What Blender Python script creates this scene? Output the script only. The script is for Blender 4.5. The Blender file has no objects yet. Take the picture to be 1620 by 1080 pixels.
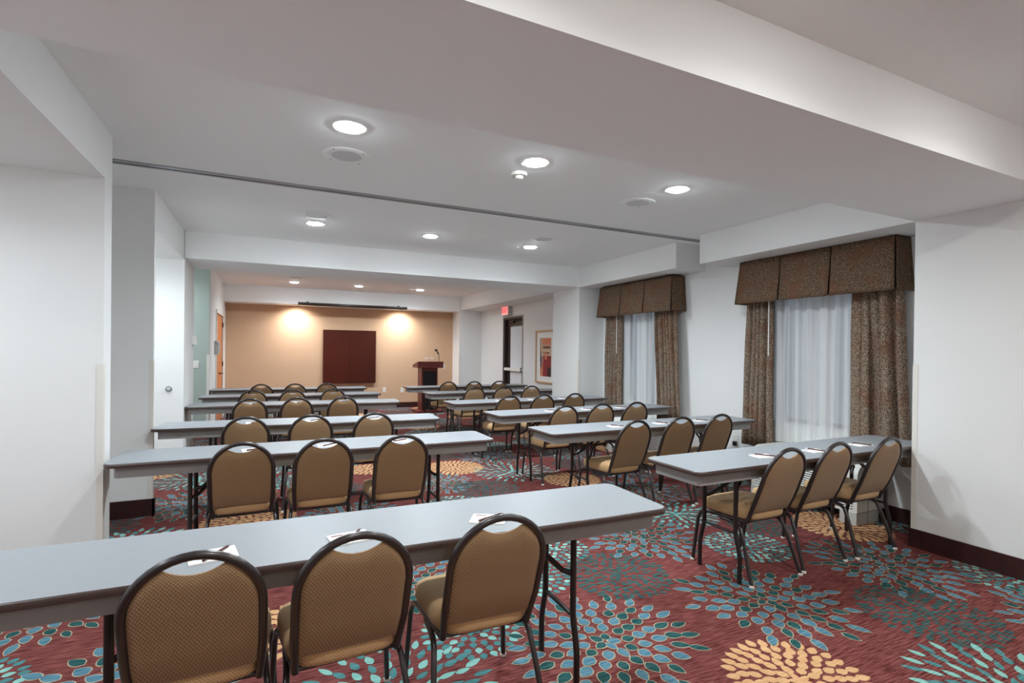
import bpy, bmesh, math, random
from math import sin, cos, pi, sqrt, radians, atan2
from mathutils import Vector, Matrix

random.seed(7)
SC = bpy.context.scene
COL = SC.collection
SC.render.engine = 'CYCLES'
SC.view_settings.view_transform = 'Standard'
SC.view_settings.look = 'None'
SC.view_settings.exposure = 0.0
SC.view_settings.gamma = 1.0
SC.view_settings.use_curve_mapping = False
SC.cycles.max_bounces = 10
SC.cycles.diffuse_bounces = 7
SC.cycles.glossy_bounces = 4
SC.cycles.transparent_max_bounces = 12
SC.cycles.use_denoising = True
SC.cycles.sample_clamp_indirect = 6.0
SC.cycles.caustics_reflective = False
SC.cycles.caustics_refractive = False


# ------------------------------------------------------------------ materials
def s2l(c):
    c /= 255.0
    return c / 12.92 if c <= 0.04045 else ((c + 0.055) / 1.055) ** 2.4


def rgb(r, g, b):
    return (s2l(r), s2l(g), s2l(b), 1.0)


def mat(name, col, rough=0.6, metal=0.0, spec=0.5, noise=None, bump=None, emit=None, coat=0.0):
    """noise=(scale xyz, amount, second colour); bump=(scale, strength, distance)"""
    m = bpy.data.materials.new(name)
    m.use_nodes = True
    nt = m.node_tree
    b = nt.nodes['Principled BSDF']
    b.inputs['Base Color'].default_value = col
    b.inputs['Roughness'].default_value = rough
    b.inputs['Metallic'].default_value = metal
    b.inputs['Specular IOR Level'].default_value = spec
    b.inputs['Coat Weight'].default_value = coat
    tc = nt.nodes.new('ShaderNodeTexCoord')
    if noise:
        sc, amt, c2 = noise
        mp = nt.nodes.new('ShaderNodeMapping')
        mp.inputs['Scale'].default_value = sc
        nz = nt.nodes.new('ShaderNodeTexNoise')
        nz.inputs['Scale'].default_value = 1.0
        nz.inputs['Detail'].default_value = 3.0
        rp = nt.nodes.new('ShaderNodeValToRGB')
        rp.color_ramp.elements[0].position = 0.5 - amt
        rp.color_ramp.elements[1].position = 0.5 + amt
        rp.color_ramp.elements[0].color = col
        rp.color_ramp.elements[1].color = c2
        nt.links.new(tc.outputs['Object'], mp.inputs['Vector'])
        nt.links.new(mp.outputs['Vector'], nz.inputs['Vector'])
        nt.links.new(nz.outputs['Fac'], rp.inputs['Fac'])
        nt.links.new(rp.outputs['Color'], b.inputs['Base Color'])
    if bump:
        nb = nt.nodes.new('ShaderNodeTexNoise')
        nb.inputs['Scale'].default_value = bump[0]
        nb.inputs['Detail'].default_value = 4.0
        bp = nt.nodes.new('ShaderNodeBump')
        bp.inputs['Strength'].default_value = bump[1]
        bp.inputs['Distance'].default_value = bump[2]
        nt.links.new(tc.outputs['Object'], nb.inputs['Vector'])
        nt.links.new(nb.outputs['Fac'], bp.inputs['Height'])
        nt.links.new(bp.outputs['Normal'], b.inputs['Normal'])
    if emit:
        b.inputs['Emission Color'].default_value = emit[0]
        b.inputs['Emission Strength'].default_value = emit[1]
    return m


def weave_mat(name, c1, c2, scale):
    """basket weave upholstery: diagonal checker colour with bump"""
    m = mat(name, c1, 0.85, spec=0.2)
    nt = m.node_tree
    b = nt.nodes['Principled BSDF']
    tc = nt.nodes.new('ShaderNodeTexCoord')
    sp = nt.nodes.new('ShaderNodeSeparateXYZ')
    nt.links.new(tc.outputs['Object'], sp.inputs[0])

    def mth(op, a, bb=None, v=None):
        n = nt.nodes.new('ShaderNodeMath')
        n.operation = op
        nt.links.new(a, n.inputs[0])
        if bb is not None:
            nt.links.new(bb, n.inputs[1])
        elif v is not None:
            n.inputs[1].default_value = v
        return n.outputs[0]
    zy = mth('ADD', sp.outputs['Z'], sp.outputs['Y'])
    u = mth('SINE', mth('MULTIPLY', sp.outputs['X'], v=scale))
    v = mth('SINE', mth('MULTIPLY', zy, v=scale))
    w = mth('MULTIPLY', u, v)
    w = mth('ADD', mth('MULTIPLY', w, v=0.5), v=0.5)
    mx = nt.nodes.new('ShaderNodeMix')
    mx.data_type = 'RGBA'
    nt.links.new(w, mx.inputs['Factor'])
    mx.inputs['A'].default_value = c1
    mx.inputs['B'].default_value = c2
    nt.links.new(mx.outputs['Result'], b.inputs['Base Color'])
    bp = nt.nodes.new('ShaderNodeBump')
    bp.inputs['Strength'].default_value = 0.35
    bp.inputs['Distance'].default_value = 0.002
    nt.links.new(w, bp.inputs['Height'])
    nt.links.new(bp.outputs['Normal'], b.inputs['Normal'])
    b.inputs['Sheen Weight'].default_value = 0.15
    return m


def carpet_mat(name, c1, c2):
    """tufted yarn: streaks that run across the room, plus fine pile bump"""
    m = mat(name, c1, 0.95, spec=0.1, noise=((10, 170, 1), 0.11, c2), bump=(420, 0.5, 0.003))
    return m


def drape_mat(name, ca=(64, 48, 38), cb=(176, 156, 136)):
    m = mat(name, rgb(72, 50, 38), 0.9, spec=0.15)
    nt = m.node_tree
    b = nt.nodes['Principled BSDF']
    tc = nt.nodes.new('ShaderNodeTexCoord')
    vo = nt.nodes.new('ShaderNodeTexNoise')
    vo.inputs['Scale'].default_value = 150
    vo.inputs['Detail'].default_value = 2
    vo.inputs['Distortion'].default_value = 1.2
    rp = nt.nodes.new('ShaderNodeValToRGB')
    rp.color_ramp.elements[0].position = 0.44
    rp.color_ramp.elements[1].position = 0.60
    rp.color_ramp.elements[0].color = rgb(*ca)
    rp.color_ramp.elements[1].color = rgb(*cb)
    n2 = nt.nodes.new('ShaderNodeTexNoise')
    n2.inputs['Scale'].default_value = 5
    r2 = nt.nodes.new('ShaderNodeValToRGB')
    r2.color_ramp.elements[0].position = 0.5
    r2.color_ramp.elements[1].position = 0.72
    r2.color_ramp.elements[0].color = (0, 0, 0, 1)
    r2.color_ramp.elements[1].color = (0.55, 0.55, 0.55, 1)
    mx = nt.nodes.new('ShaderNodeMix')
    mx.data_type = 'RGBA'
    mx.inputs['B'].default_value = rgb(112, 66, 46)
    L = nt.links.new
    L(tc.outputs['Object'], vo.inputs['Vector'])
    L(tc.outputs['Object'], n2.inputs['Vector'])
    L(vo.outputs['Fac'], rp.inputs['Fac'])
    L(n2.outputs['Fac'], r2.inputs['Fac'])
    L(r2.outputs['Color'], mx.inputs['Factor'])
    L(rp.outputs['Color'], mx.inputs['A'])
    L(mx.outputs['Result'], b.inputs['Base Color'])
    return m


def sheer_mat():
    m = bpy.data.materials.new('sheer_voile')
    m.use_nodes = True
    nt = m.node_tree
    nt.nodes.clear()
    o = nt.nodes.new('ShaderNodeOutputMaterial')
    tr = nt.nodes.new('ShaderNodeBsdfTransparent')
    df = nt.nodes.new('ShaderNodeBsdfDiffuse')
    tl = nt.nodes.new('ShaderNodeBsdfTranslucent')
    df.inputs['Color'].default_value = (0.84, 0.84, 0.84, 1)
    tl.inputs['Color'].default_value = (0.8, 0.82, 0.84, 1)
    a = nt.nodes.new('ShaderNodeMixShader')
    a.inputs[0].default_value = 0.25
    b = nt.nodes.new('ShaderNodeMixShader')
    L = nt.links.new
    tc = nt.nodes.new('ShaderNodeTexCoord')   # vertical opacity streaks imitate the shading of the voile's folds
    mp = nt.nodes.new('ShaderNodeMapping')
    mp.inputs['Scale'].default_value = (0, 13, .25)
    nz = nt.nodes.new('ShaderNodeTexNoise')
    nz.inputs['Scale'].default_value = 1.0
    nz.inputs['Detail'].default_value = 2.0
    mr = nt.nodes.new('ShaderNodeMapRange')
    mr.inputs['From Min'].default_value = .36
    mr.inputs['From Max'].default_value = .60
    mr.inputs['To Min'].default_value = .50
    mr.inputs['To Max'].default_value = .93
    L(tc.outputs['Object'], mp.inputs['Vector'])
    L(mp.outputs['Vector'], nz.inputs['Vector'])
    L(nz.outputs['Fac'], mr.inputs['Value'])
    L(mr.outputs['Result'], b.inputs[0])
    L(df.outputs[0], a.inputs[1])
    L(tl.outputs[0], a.inputs[2])
    L(tr.outputs[0], b.inputs[1])
    L(a.outputs[0], b.inputs[2])
    L(b.outputs[0], o.inputs[0])
    return m


def glass_mat():
    m = bpy.data.materials.new('window_glass')
    m.use_nodes = True
    nt = m.node_tree
    nt.nodes.clear()
    o = nt.nodes.new('ShaderNodeOutputMaterial')
    tr = nt.nodes.new('ShaderNodeBsdfTransparent')
    tr.inputs['Color'].default_value = (0.9, 0.93, 0.94, 1)
    gl = nt.nodes.new('ShaderNodeBsdfGlossy')
    gl.inputs['Roughness'].default_value = 0.02
    a = nt.nodes.new('ShaderNodeMixShader')
    a.inputs[0].default_value = 0.07
    nt.links.new(tr.outputs[0], a.inputs[1])
    nt.links.new(gl.outputs[0], a.inputs[2])
    nt.links.new(a.outputs[0], o.inputs[0])
    return m


M = {}
M['wall'] = mat('white_wall_paint', (0.80, 0.80, 0.79, 1), 0.75, spec=0.25, bump=(90, 0.12, 0.003))
M['ceil'] = mat('white_ceiling_paint', (0.90, 0.905, 0.90, 1), 0.85, spec=0.15, bump=(120, 0.08, 0.002))
M['tan'] = mat('tan_wall_paint', rgb(200, 166, 136), 0.75, spec=0.25, bump=(90, 0.12, 0.003))
M['sage'] = mat('sage_wall_paint', rgb(172, 184, 177), 0.75, spec=0.25)
M['base'] = mat('maroon_wood_baseboard', rgb(58, 22, 21), 0.45, noise=((30, 30, 4), 0.2, rgb(44, 15, 16)))
M['guard'] = mat('beige_corner_guard', (0.76, 0.73, 0.67, 1), 0.45)
M['top'] = mat('grey_laminate', (0.290, 0.306, 0.326, 1), 0.42, spec=0.4, noise=((60, 60, 60), 0.3, (0.275, 0.292, 0.312, 1)))
M['edge'] = mat('brown_vinyl_edge', rgb(70, 54, 50), 0.28, spec=0.6)
M['apron'] = mat('grey_apron_board', rgb(152, 149, 147), 0.6)
M['metal'] = mat('dark_brown_metal', rgb(44, 36, 36), 0.3, metal=0.0, spec=0.6, coat=0.15)
M['bmetal'] = mat('black_table_leg_metal', rgb(30, 22, 22), 0.32, spec=0.55)
M['fab'] = weave_mat('tan_weave_upholstery', rgb(208, 172, 128), rgb(164, 128, 88), 560)
M['fabb'] = weave_mat('tan_weave_back_panel', rgb(172, 140, 104), rgb(118, 92, 66), 620)
M['glide'] = mat('white_plastic_glide', rgb(225, 222, 215), 0.4)
M['drape'] = drape_mat('brown_speckled_drapery')
M['valance'] = drape_mat('brown_banded_valance_fabric', (66, 50, 38), (136, 114, 94))
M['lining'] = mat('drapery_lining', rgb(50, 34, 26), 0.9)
M['sheer'] = sheer_mat()
M['glass'] = glass_mat()
M['voile'] = mat('white_gathered_cloth', rgb(228, 228, 230), 0.9, spec=.1)
M['white'] = mat('white_plastic', rgb(232, 230, 224), 0.4)
M['paper'] = mat('white_paper', rgb(244, 242, 238), 0.8, spec=0.2)
M['ink'] = mat('printed_ink', rgb(120, 50, 50), 0.8)
M['pen'] = mat('dark_red_pen_barrel', rgb(80, 34, 34), 0.25)
M['pentip'] = mat('pen_clip_metal', rgb(170, 170, 172), 0.25, metal=0.8)
M['track'] = mat('grey_aluminium_track', rgb(160, 162, 166), 0.35, metal=0.3)
M['slot'] = mat('dark_track_slot', rgb(60, 60, 64), 0.6)
M['spk'] = mat('grey_speaker_mesh', rgb(214, 214, 216), 0.6)
M['dot'] = mat('dark_screw', rgb(60, 58, 56), 0.5)
M['mahog'] = mat('dark_mahogany_veneer', rgb(76, 27, 15), 0.6, spec=.15, noise=((3, 3, 0.6), 0.25, rgb(62, 24, 15)))
M['podw'] = mat('reddish_mahogany_laminate', rgb(116, 46, 42), 0.35, noise=((2, 2, 14), 0.25, rgb(92, 34, 32)))
M['black'] = mat('matte_black', rgb(22, 20, 22), 0.5)
M['screen'] = mat('dark_bronze_housing', rgb(46, 34, 26), 0.35)
M['oak'] = mat('orange_maple_door', rgb(214, 136, 84), 0.4, noise=((8, 8, 1.2), 0.25, rgb(196, 116, 66)))
M['oakf'] = mat('light_oak_frame', rgb(200, 160, 118), 0.4)
M['bronze'] = mat('bronze_hardware', rgb(66, 44, 34), 0.35, metal=0.6)
M['dframe'] = mat('dark_bronze_door_frame', rgb(62, 50, 44), 0.4)
M['grey'] = mat('light_grey_plastic', rgb(190, 190, 186), 0.45)
M['ac'] = mat('off_white_air_conditioner', rgb(226, 224, 216), 0.45)
M['winf'] = mat('dark_window_frame', rgb(96, 94, 96), 0.4)
M['acd'] = mat('dark_louver_gap', rgb(40, 44, 46), 0.6)
M['sill'] = mat('brown_sill', rgb(78, 52, 40), 0.4)
M['lampw'] = mat('lit_lamp_lens', (1, 1, 1, 1), 0.5, emit=((0.87, 0.97, 1.03, 1), 170))
M['lampwarm'] = mat('lit_warm_lamp_lens', (1, 1, 1, 1), 0.5, emit=((0.95, 0.97, 0.94, 1), 130))
M['red'] = mat('lit_red_letters', rgb(240, 60, 60), 0.5, emit=(rgb(255, 50, 60), 1.3))
M['signf'] = mat('exit_sign_face', rgb(236, 200, 196), 0.5, emit=(rgb(255, 170, 165), 0.35))
# carpet yarns
CM = [carpet_mat('maroon_carpet_yarn', rgb(78, 34, 33), rgb(132, 76, 72)),
      carpet_mat('cream_carpet_yarn', rgb(158, 146, 120), rgb(180, 170, 144)),
      carpet_mat('blue_carpet_yarn', rgb(62, 100, 118), rgb(96, 134, 148)),
      carpet_mat('deep_green_carpet_yarn', rgb(26, 62, 62), rgb(50, 90, 90)),
      carpet_mat('apricot_carpet_yarn', rgb(190, 144, 100), rgb(208, 166, 124)),
      carpet_mat('aqua_carpet_yarn', rgb(112, 164, 156), rgb(138, 186, 176)),
      carpet_mat('teal_carpet_yarn', rgb(58, 108, 110), rgb(86, 134, 134)),
      carpet_mat('dusky_green_carpet_yarn', rgb(34, 66, 66), rgb(72, 96, 92))]


# ------------------------------------------------------------------ mesh builder
class MB:
    def __init__(s):
        s.v, s.f, s.m = [], [], []

    def box(s, x0, x1, y0, y1, z0, z1, m=0):
        n = len(s.v)
        s.v += [(x0, y0, z0), (x1, y0, z0), (x1, y1, z0), (x0, y1, z0),
                (x0, y0, z1), (x1, y0, z1), (x1, y1, z1), (x0, y1, z1)]
        for q in ((0, 3, 2, 1), (4, 5, 6, 7), (0, 1, 5, 4), (1, 2, 6, 5), (2, 3, 7, 6), (3, 0, 4, 7)):
            s.f.append(tuple(n + i for i in q))
            s.m.append(m)
        return s

    def obox(s, mtx, hx, hy, hz, m=0):
        n = len(s.v)
        for sx, sy, sz in ((-1, -1, -1), (1, -1, -1), (1, 1, -1), (-1, 1, -1), (-1, -1, 1), (1, -1, 1), (1, 1, 1), (-1, 1, 1)):
            s.v.append(tuple(mtx @ Vector((sx * hx, sy * hy, sz * hz))))
        for q in ((0, 3, 2, 1), (4, 5, 6, 7), (0, 1, 5, 4), (1, 2, 6, 5), (2, 3, 7, 6), (3, 0, 4, 7)):
            s.f.append(tuple(n + i for i in q))
            s.m.append(m)
        return s

    def tube(s, pts, ra, rb=None, up=(0, 0, 1), seg=10, m=0, closed=False):
        """sweep an ellipse ra (across) x rb (along up-ish) along pts"""
        rb = ra if rb is None else rb
        P = [Vector(p) for p in pts]
        n = len(P)
        base = len(s.v)
        prev = None
        for i, p in enumerate(P):
            if closed:
                t = P[(i + 1) % n] - P[i - 1]
            else:
                t = P[min(i + 1, n - 1)] - P[max(i - 1, 0)]
            t.normalize()
            if prev is None:
                a = Vector(up).cross(t)
                if a.length < 1e-3:
                    a = Vector((1, 0, 0)).cross(t)
                    if a.length < 1e-3:
                        a = Vector((0, 1, 0)).cross(t)
            else:
                a = prev - t * prev.dot(t)
            a.normalize()
            prev = a
            b = t.cross(a)
            for k in range(seg):
                th = 2 * pi * k / seg
                s.v.append(tuple(p + a * (ra * cos(th)) + b * (rb * sin(th))))
        rings = n if closed else n - 1
        for i in range(rings):
            for k in range(seg):
                a0 = base + i * seg + k
                a1 = base + i * seg + (k + 1) % seg
                j = (i + 1) % n
                b0 = base + j * seg + k
                b1 = base + j * seg + (k + 1) % seg
                s.f.append((a0, a1, b1, b0))
                s.m.append(m)
        if not closed:
            s.f.append(tuple(base + k for k in reversed(range(seg))))
            s.m.append(m)
            s.f.append(tuple(base + (n - 1) * seg + k for k in range(seg)))
            s.m.append(m)
        return s

    def lathe(s, prof, c=(0, 0, 0), axis='z', seg=28, m=0):
        """prof = [(r, h)...] closed at both ends if r==0"""
        base = len(s.v)
        n = len(prof)
        for r, h in prof:
            for k in range(seg):
                th = 2 * pi * k / seg
                a, b = r * cos(th), r * sin(th)
                if axis == 'z':
                    q = (c[0] + a, c[1] + b, c[2] + h)
                elif axis == 'y':
                    q = (c[0] + a, c[1] + h, c[2] + b)
                else:
                    q = (c[0] + h, c[1] + a, c[2] + b)
                s.v.append(q)
        for i in range(n - 1):
            for k in range(seg):
                s.f.append((base + i * seg + k, base + i * seg + (k + 1) % seg,
                            base + (i + 1) * seg + (k + 1) % seg, base + (i + 1) * seg + k))
                s.m.append(m)
        s.f.append(tuple(base + k for k in reversed(range(seg))))
        s.m.append(m)
        s.f.append(tuple(base + (n - 1) * seg + k for k in range(seg)))
        s.m.append(m)
        return s

    def prism(s, pts, z0, z1, m=0, mside=None):
        n, b = len(pts), len(s.v)
        s.v += [(p[0], p[1], z0) for p in pts] + [(p[0], p[1], z1) for p in pts]
        s.f.append(tuple(b + i for i in reversed(range(n))))
        s.m.append(m)
        s.f.append(tuple(b + n + i for i in range(n)))
        s.m.append(m)
        for i in range(n):
            j = (i + 1) % n
            s.f.append((b + i, b + j, b + n + j, b + n + i))
            s.m.append(m if mside is None else mside)
        return s

    def prismx(s, pts, x0, x1, m=0):
        """polygon in (y,z) extruded along x"""
        n, b = len(pts), len(s.v)
        s.v += [(x0, p[0], p[1]) for p in pts] + [(x1, p[0], p[1]) for p in pts]
        s.f.append(tuple(b + i for i in reversed(range(n))))
        s.f.append(tuple(b + n + i for i in range(n)))
        s.m += [m, m]
        for i in range(n):
            j = (i + 1) % n
            s.f.append((b + i, b + j, b + n + j, b + n + i))
            s.m.append(m)
        return s

    def grid(s, fn, nu, nv, m=0):
        b = len(s.v)
        for j in range(nv + 1):
            for i in range(nu + 1):
                s.v.append(tuple(fn(i / nu, j / nv)))
        for j in range(nv):
            for i in range(nu):
                a = b + j * (nu + 1) + i
                s.f.append((a, a + 1, a + nu + 2, a + nu + 1))
                s.m.append(m)
        return s

    def build(s, name, mats, parent=None, smooth=False, bevel=0, fix=True, angle=35):
        me = bpy.data.meshes.new(name)
        me.from_pydata(s.v, [], s.f)
        if not isinstance(mats, (list, tuple)):
            mats = [mats]
        for q in mats:
            me.materials.append(q)
        if len(mats) > 1:
            me.polygons.foreach_set('material_index', s.m)
        if fix:
            bm = bmesh.new()
            bm.from_mesh(me)
            bmesh.ops.recalc_face_normals(bm, faces=bm.faces)
            bm.to_mesh(me)
            bm.free()
        if smooth:
            me.shade_smooth()
            me.set_sharp_from_angle(angle=radians(angle))
        me.update()
        o = bpy.data.objects.new(name, me)
        COL.objects.link(o)
        if parent:
            o.parent = parent
        if bevel:
            b = o.modifiers.new('bevel', 'BEVEL')
            b.width = bevel
            b.segments = 2
            b.limit_method = 'ANGLE'
            b.angle_limit = radians(40)
        return o


def tag(o, label=None, cat=None, group=None, kind=None):
    if label:
        o['label'] = label
    if cat:
        o['category'] = cat
    if group:
        o['group'] = group
    if kind:
        o['kind'] = kind
    return o


def empty(name, loc=(0, 0, 0), rz=0.0):
    o = bpy.data.objects.new(name, None)
    o.empty_display_size = 0.1
    COL.objects.link(o)
    o.location = loc
    o.rotation_euler = (0, 0, rz)
    return o


def copy_tree(o, parent=None):
    c = o.copy()
    COL.objects.link(c)
    if parent is not None:
        c.parent = parent
    for ch in list(o.children):
        copy_tree(ch, c)
    return c


def struct(name, mb, mats, **k):
    o = mb.build(name, mats, **k)
    o['kind'] = 'structure'
    return o


# ------------------------------------------------------------------ setting
HC = 2.7415          # ceiling
XL, XR, XRN, XW = -0.889, 4.38, 4.336, 4.85
YBK = -3.2
# soffit / beam undersides
ZB1, ZB2, ZB3, ZS = 2.418, 2.435, 2.39, 2.43


def medallion(b, cx, cy, kind, rot, R):
    rnd = random.Random(int(cx * 977 + cy * 131) & 0xffff)

    def leaf(r, th, L, W, m, z, tip=1.0, tilt=0.0, n=5, grow=0.0):
        L2, W2 = L / 2 + grow, W / 2 + grow
        pts = []
        ks = [i / n for i in range(n + 1)]
        prof = []
        for t in ks:
            w = sin(pi * (t ** (0.8 if tip > 0 else 1.0))) ** 0.75 if 0 < t < 1 else 0.0
            prof.append((-L2 + 2 * L2 * t, W2 * w))
        up = [(a, w) for a, w in prof]
        dn = [(a, -w) for a, w in reversed(prof[1:-1])]
        for a, w in up + dn:
            ct, st = cos(tilt), sin(tilt)
            a2, w2 = a * ct - w * st, a * st + w * ct
            x = (r + a2) * cos(th) - w2 * sin(th)
            y = (r + a2) * sin(th) + w2 * cos(th)
            pts.append((cx + x, cy + y, z))
        k = len(b.v)
        dz = (k % 41) * 1e-5
        b.v += [(q_[0], q_[1], q_[2] + dz) for q_ in pts]
        b.f.append(tuple(range(k, k + len(pts))))
        b.m.append(m)
    if kind == 'blue':
        rings = [(0.048, 5, .066, .050), (0.122, 10, .072, .056), (0.198, 15, .075, .060), (0.276, 20, .080, .060),
                 (0.360, 23, .090, .056), (0.448, 26, .100, .048)]
        for q, (r, n, L, W) in enumerate(rings):
            r, L, W = r * R / .47, L * R / .47, W * R / .47
            off = rnd.random()
            for i in range(n):
                if q == 5 and rnd.random() < 0.3:
                    continue
                th = rot + 2 * pi * (i + off + rnd.uniform(-.1, .1)) / n
                rr = r + rnd.uniform(-.008, .008)
                m = 3 if rnd.random() < 0.42 else 2
                t = rnd.uniform(-.15, .15)
                l = L * rnd.uniform(.9, 1.12)
                w = W * rnd.uniform(.85, 1.05)
                leaf(rr, th, l, w, 1, 0.0006, tilt=t, grow=0.0035)
                leaf(rr, th, l, w, m, 0.0016, tilt=t, grow=-0.0015)
    elif kind == 'orange':
        r, q = 0.03, 0
        while r < R:
            n = max(5, int(2 * pi * r / 0.056))
            off = rnd.random()
            for i in range(n):
                th = rot + 2 * pi * (i + off + rnd.uniform(-.08, .08)) / n
                leaf(r + rnd.uniform(-.006, .006), th, .066 * rnd.uniform(.9, 1.12), min(.044, 2 * pi * r / n * .84), 4, 0.0008,
                     tilt=rnd.uniform(-.12, .12))
            r += 0.052
    elif kind == 'teal':
        rings = [(0.05, 6), (0.12, 11), (0.195, 16), (0.27, 21), (0.345, 25), (0.42, 29)]
        for q, (r, n) in enumerate(rings):
            off = rnd.random()
            for i in range(n):
                th = rot + 2 * pi * (i + off + rnd.uniform(-.1, .1)) / n
                leaf(r * R / .45, th, .09 * R / .45 * rnd.uniform(.85, 1.15), .036 * rnd.uniform(.85, 1.1), 5 if (i + q) % 2 else 6, 0.0008,
                     tilt=rnd.uniform(-.15, .15))
    elif kind == 'tealsmall':
        r = 0.03
        while r < R:
            n = max(5, int(2 * pi * r / 0.052))
            off = rnd.random()
            for i in range(n):
                th = rot + 2 * pi * (i + off + rnd.uniform(-.12, .12)) / n
                leaf(r, th, .05, min(.036, 2 * pi * r / n * .75), 6 if rnd.random() < .6 else 5, 0.0008, tilt=rnd.uniform(-.3, .3))
            r += 0.05
    else:  # dusky blob cluster
        r = 0.02
        while r < R:
            n = max(4, int(2 * pi * r / 0.05))
            for i in range(n):
                th = rot + 2 * pi * (i + rnd.uniform(-.25, .25)) / n
                leaf(r + rnd.uniform(-.012, .012), th, rnd.uniform(.042, .062), rnd.uniform(.028, .042), 7, 0.0008, tilt=rnd.uniform(-.8, .8), n=3)
            r += 0.043


def build_floor():
    b = MB()
    b.box(-2.6, 5.0, YBK, 12.7, -0.1, 0.0, 0)
    fixed = [(2.60, 2.04, 'blue', .48), (2.10, 1.46, 'orange', .33), (3.29, 1.56, 'dusk', .34), (2.86, .98, 'teal', .42),
             (3.20, 2.66, 'tealsmall', .31), (3.76, 2.03, 'blue', .47), (4.38, 1.55, 'tealsmall', .33), (3.98, 1.12, 'blue', .42),
             (1.50, 2.06, 'blue', .47), (2.02, 2.66, 'dusk', .33), (2.58, 3.12, 'blue', .46), (4.30, 2.66, 'orange', .36),
             (2.02, 5.90, 'orange', .37), (2.62, 5.45, 'teal', .48), (2.03, 4.87, 'dusk', .36), (1.60, 5.27, 'blue', .42),
             (0.22, 2.80, 'orange', .31), (-.15, 4.72, 'orange', .36), (.47, 2.06, 'teal', .42), (.93, 2.42, 'tealsmall', .24),
             (-.50, 2.62, 'blue', .50), (-.90, 4.45, 'teal', .38), (-.62, 5.42, 'blue', .48), (-.7, 6.4, 'teal', .42), (-.25, 7.2, 'blue', .4), (1.06, 6.2, 'orange', .25),
             (4.45, 5.45, 'teal', .42), (1.35, 3.35, 'orange', .3), (.75, 3.05, 'blue', .42), (1.9, 3.8, 'teal', .42),
             (3.25, 3.45, 'teal', .36), (3.5, 4.2, 'blue', .45), (3.05, 4.85, 'orange', .32), (.55, 5.4, 'dusk', .36),
             (1.55, 4.45, 'tealsmall', .3), (.6, 4.55, 'blue', .44), (-.35, 3.55, 'dusk', .34), (1.7, .95, 'teal', .4),
             (.9, 1.3, 'orange', .33)]
    placed = []
    for (x, y, k, R) in fixed:
        placed.append((x, y, R))
        medallion(b, x, y, k, 0.3 * x + y, R)
    rnd = random.Random(11)
    kinds = [('blue', .45), ('teal', .42), ('dusk', .35), ('orange', .32), ('tealsmall', .30), ('blue', .43)]
    for t in range(9000):
        k, R = kinds[t % 6]
        if t > 3500:
            k, R = [('dusk', .26), ('tealsmall', .24), ('dusk', .22)][t % 3]
        x, y = rnd.uniform(-1.2, 4.9), rnd.uniform(0.3, 12.4)
        if all((x - a) ** 2 + (y - c) ** 2 > ((R + r) * 0.93) ** 2 for a, c, r in placed):
            placed.append((x, y, R))
            medallion(b, x, y, k, rnd.uniform(0, 6), R)
    o = struct('floor', b, CM, fix=False)
    return o


build_floor()

c = MB()
c.box(-2.6, 5.0, YBK, 12.7, HC, HC + .15)
struct('ceiling', c, M['ceil'])
# lowered ceiling slab over the near end of the room
struct('trim_1', MB().box(-2.6, 5.0, YBK, 1.382, 2.7115, HC + .01), M['ceil'])
# dropped beams across the room
struct('trim_2', MB().box(-2.6, 5.0, 1.382, 2.163, ZB1, HC + .01), M['ceil'])
struct('trim_3', MB().box(XL, XR, 6.812, 7.687, ZB2, HC + .01), M['ceil'])
struct('trim_4', MB().box(-.88, 4.255, 12.08, 12.6, ZB3, HC + .01), M['ceil'])
# soffits along the right side
struct('trim_5', MB().box(XRN, 4.86, 2.163, 4.281, ZB1, HC + .01), M['wall'])
struct('trim_6', MB().box(XR, 4.86, 4.697, 6.812, ZB2, HC + .01), M['wall'])
struct('trim_7', MB().box(4.288, 4.86, 7.687, 12.078, ZS - .01, HC + .01), M['wall'])
# soffits along the left side
struct('trim_8', MB().box(-2.5, -.91, 2.163, 3.842, ZS + .005, HC + .01), M['wall'])
struct('trim_9', MB().box(-1.75, XL, 5.23, 6.812, 2.412, HC + .01), M['wall'])
struct('trim_10', MB().box(-2.5, -.91, YBK, 1.382, ZS + .005, 2.72), M['wall'])

# right wall: near block, window wall with openings, columns
rw = MB()
rw.box(XRN, 5.0, YBK, 2.163, 0, ZB1 + .3)
rw.box(XR, 4.86, 6.812, 7.63, 0, HC)
rw.box(4.255, 4.86, 12.08, 12.6, 0, HC)


def wall_x(b, x0, x1, y0, y1, z0, z1, holes):
    ys = sorted({y0, y1, *[h[0] for h in holes], *[h[1] for h in holes]})
    for a, c in zip(ys, ys[1:]):
        hs = [h for h in holes if h[0] <= a and h[1] >= c]
        if not hs:
            b.box(x0, x1, a, c, z0, z1)
        else:
            h = hs[0]
            if h[2] > z0:
                b.box(x0, x1, a, c, z0, h[2])
            b.box(x0, x1, a, c, h[3], z1)


WINS = [(2.78, 3.72, .70, 2.2), (5.40, 6.28, .70, 2.2)]
DOORR = (9.72, 10.72, 0.0, 2.18)
wall_x(rw, XW, 5.02, 2.163, 12.6, 0, HC, WINS + [DOORR])
struct('wall_right', rw, M['wall'])

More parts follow.
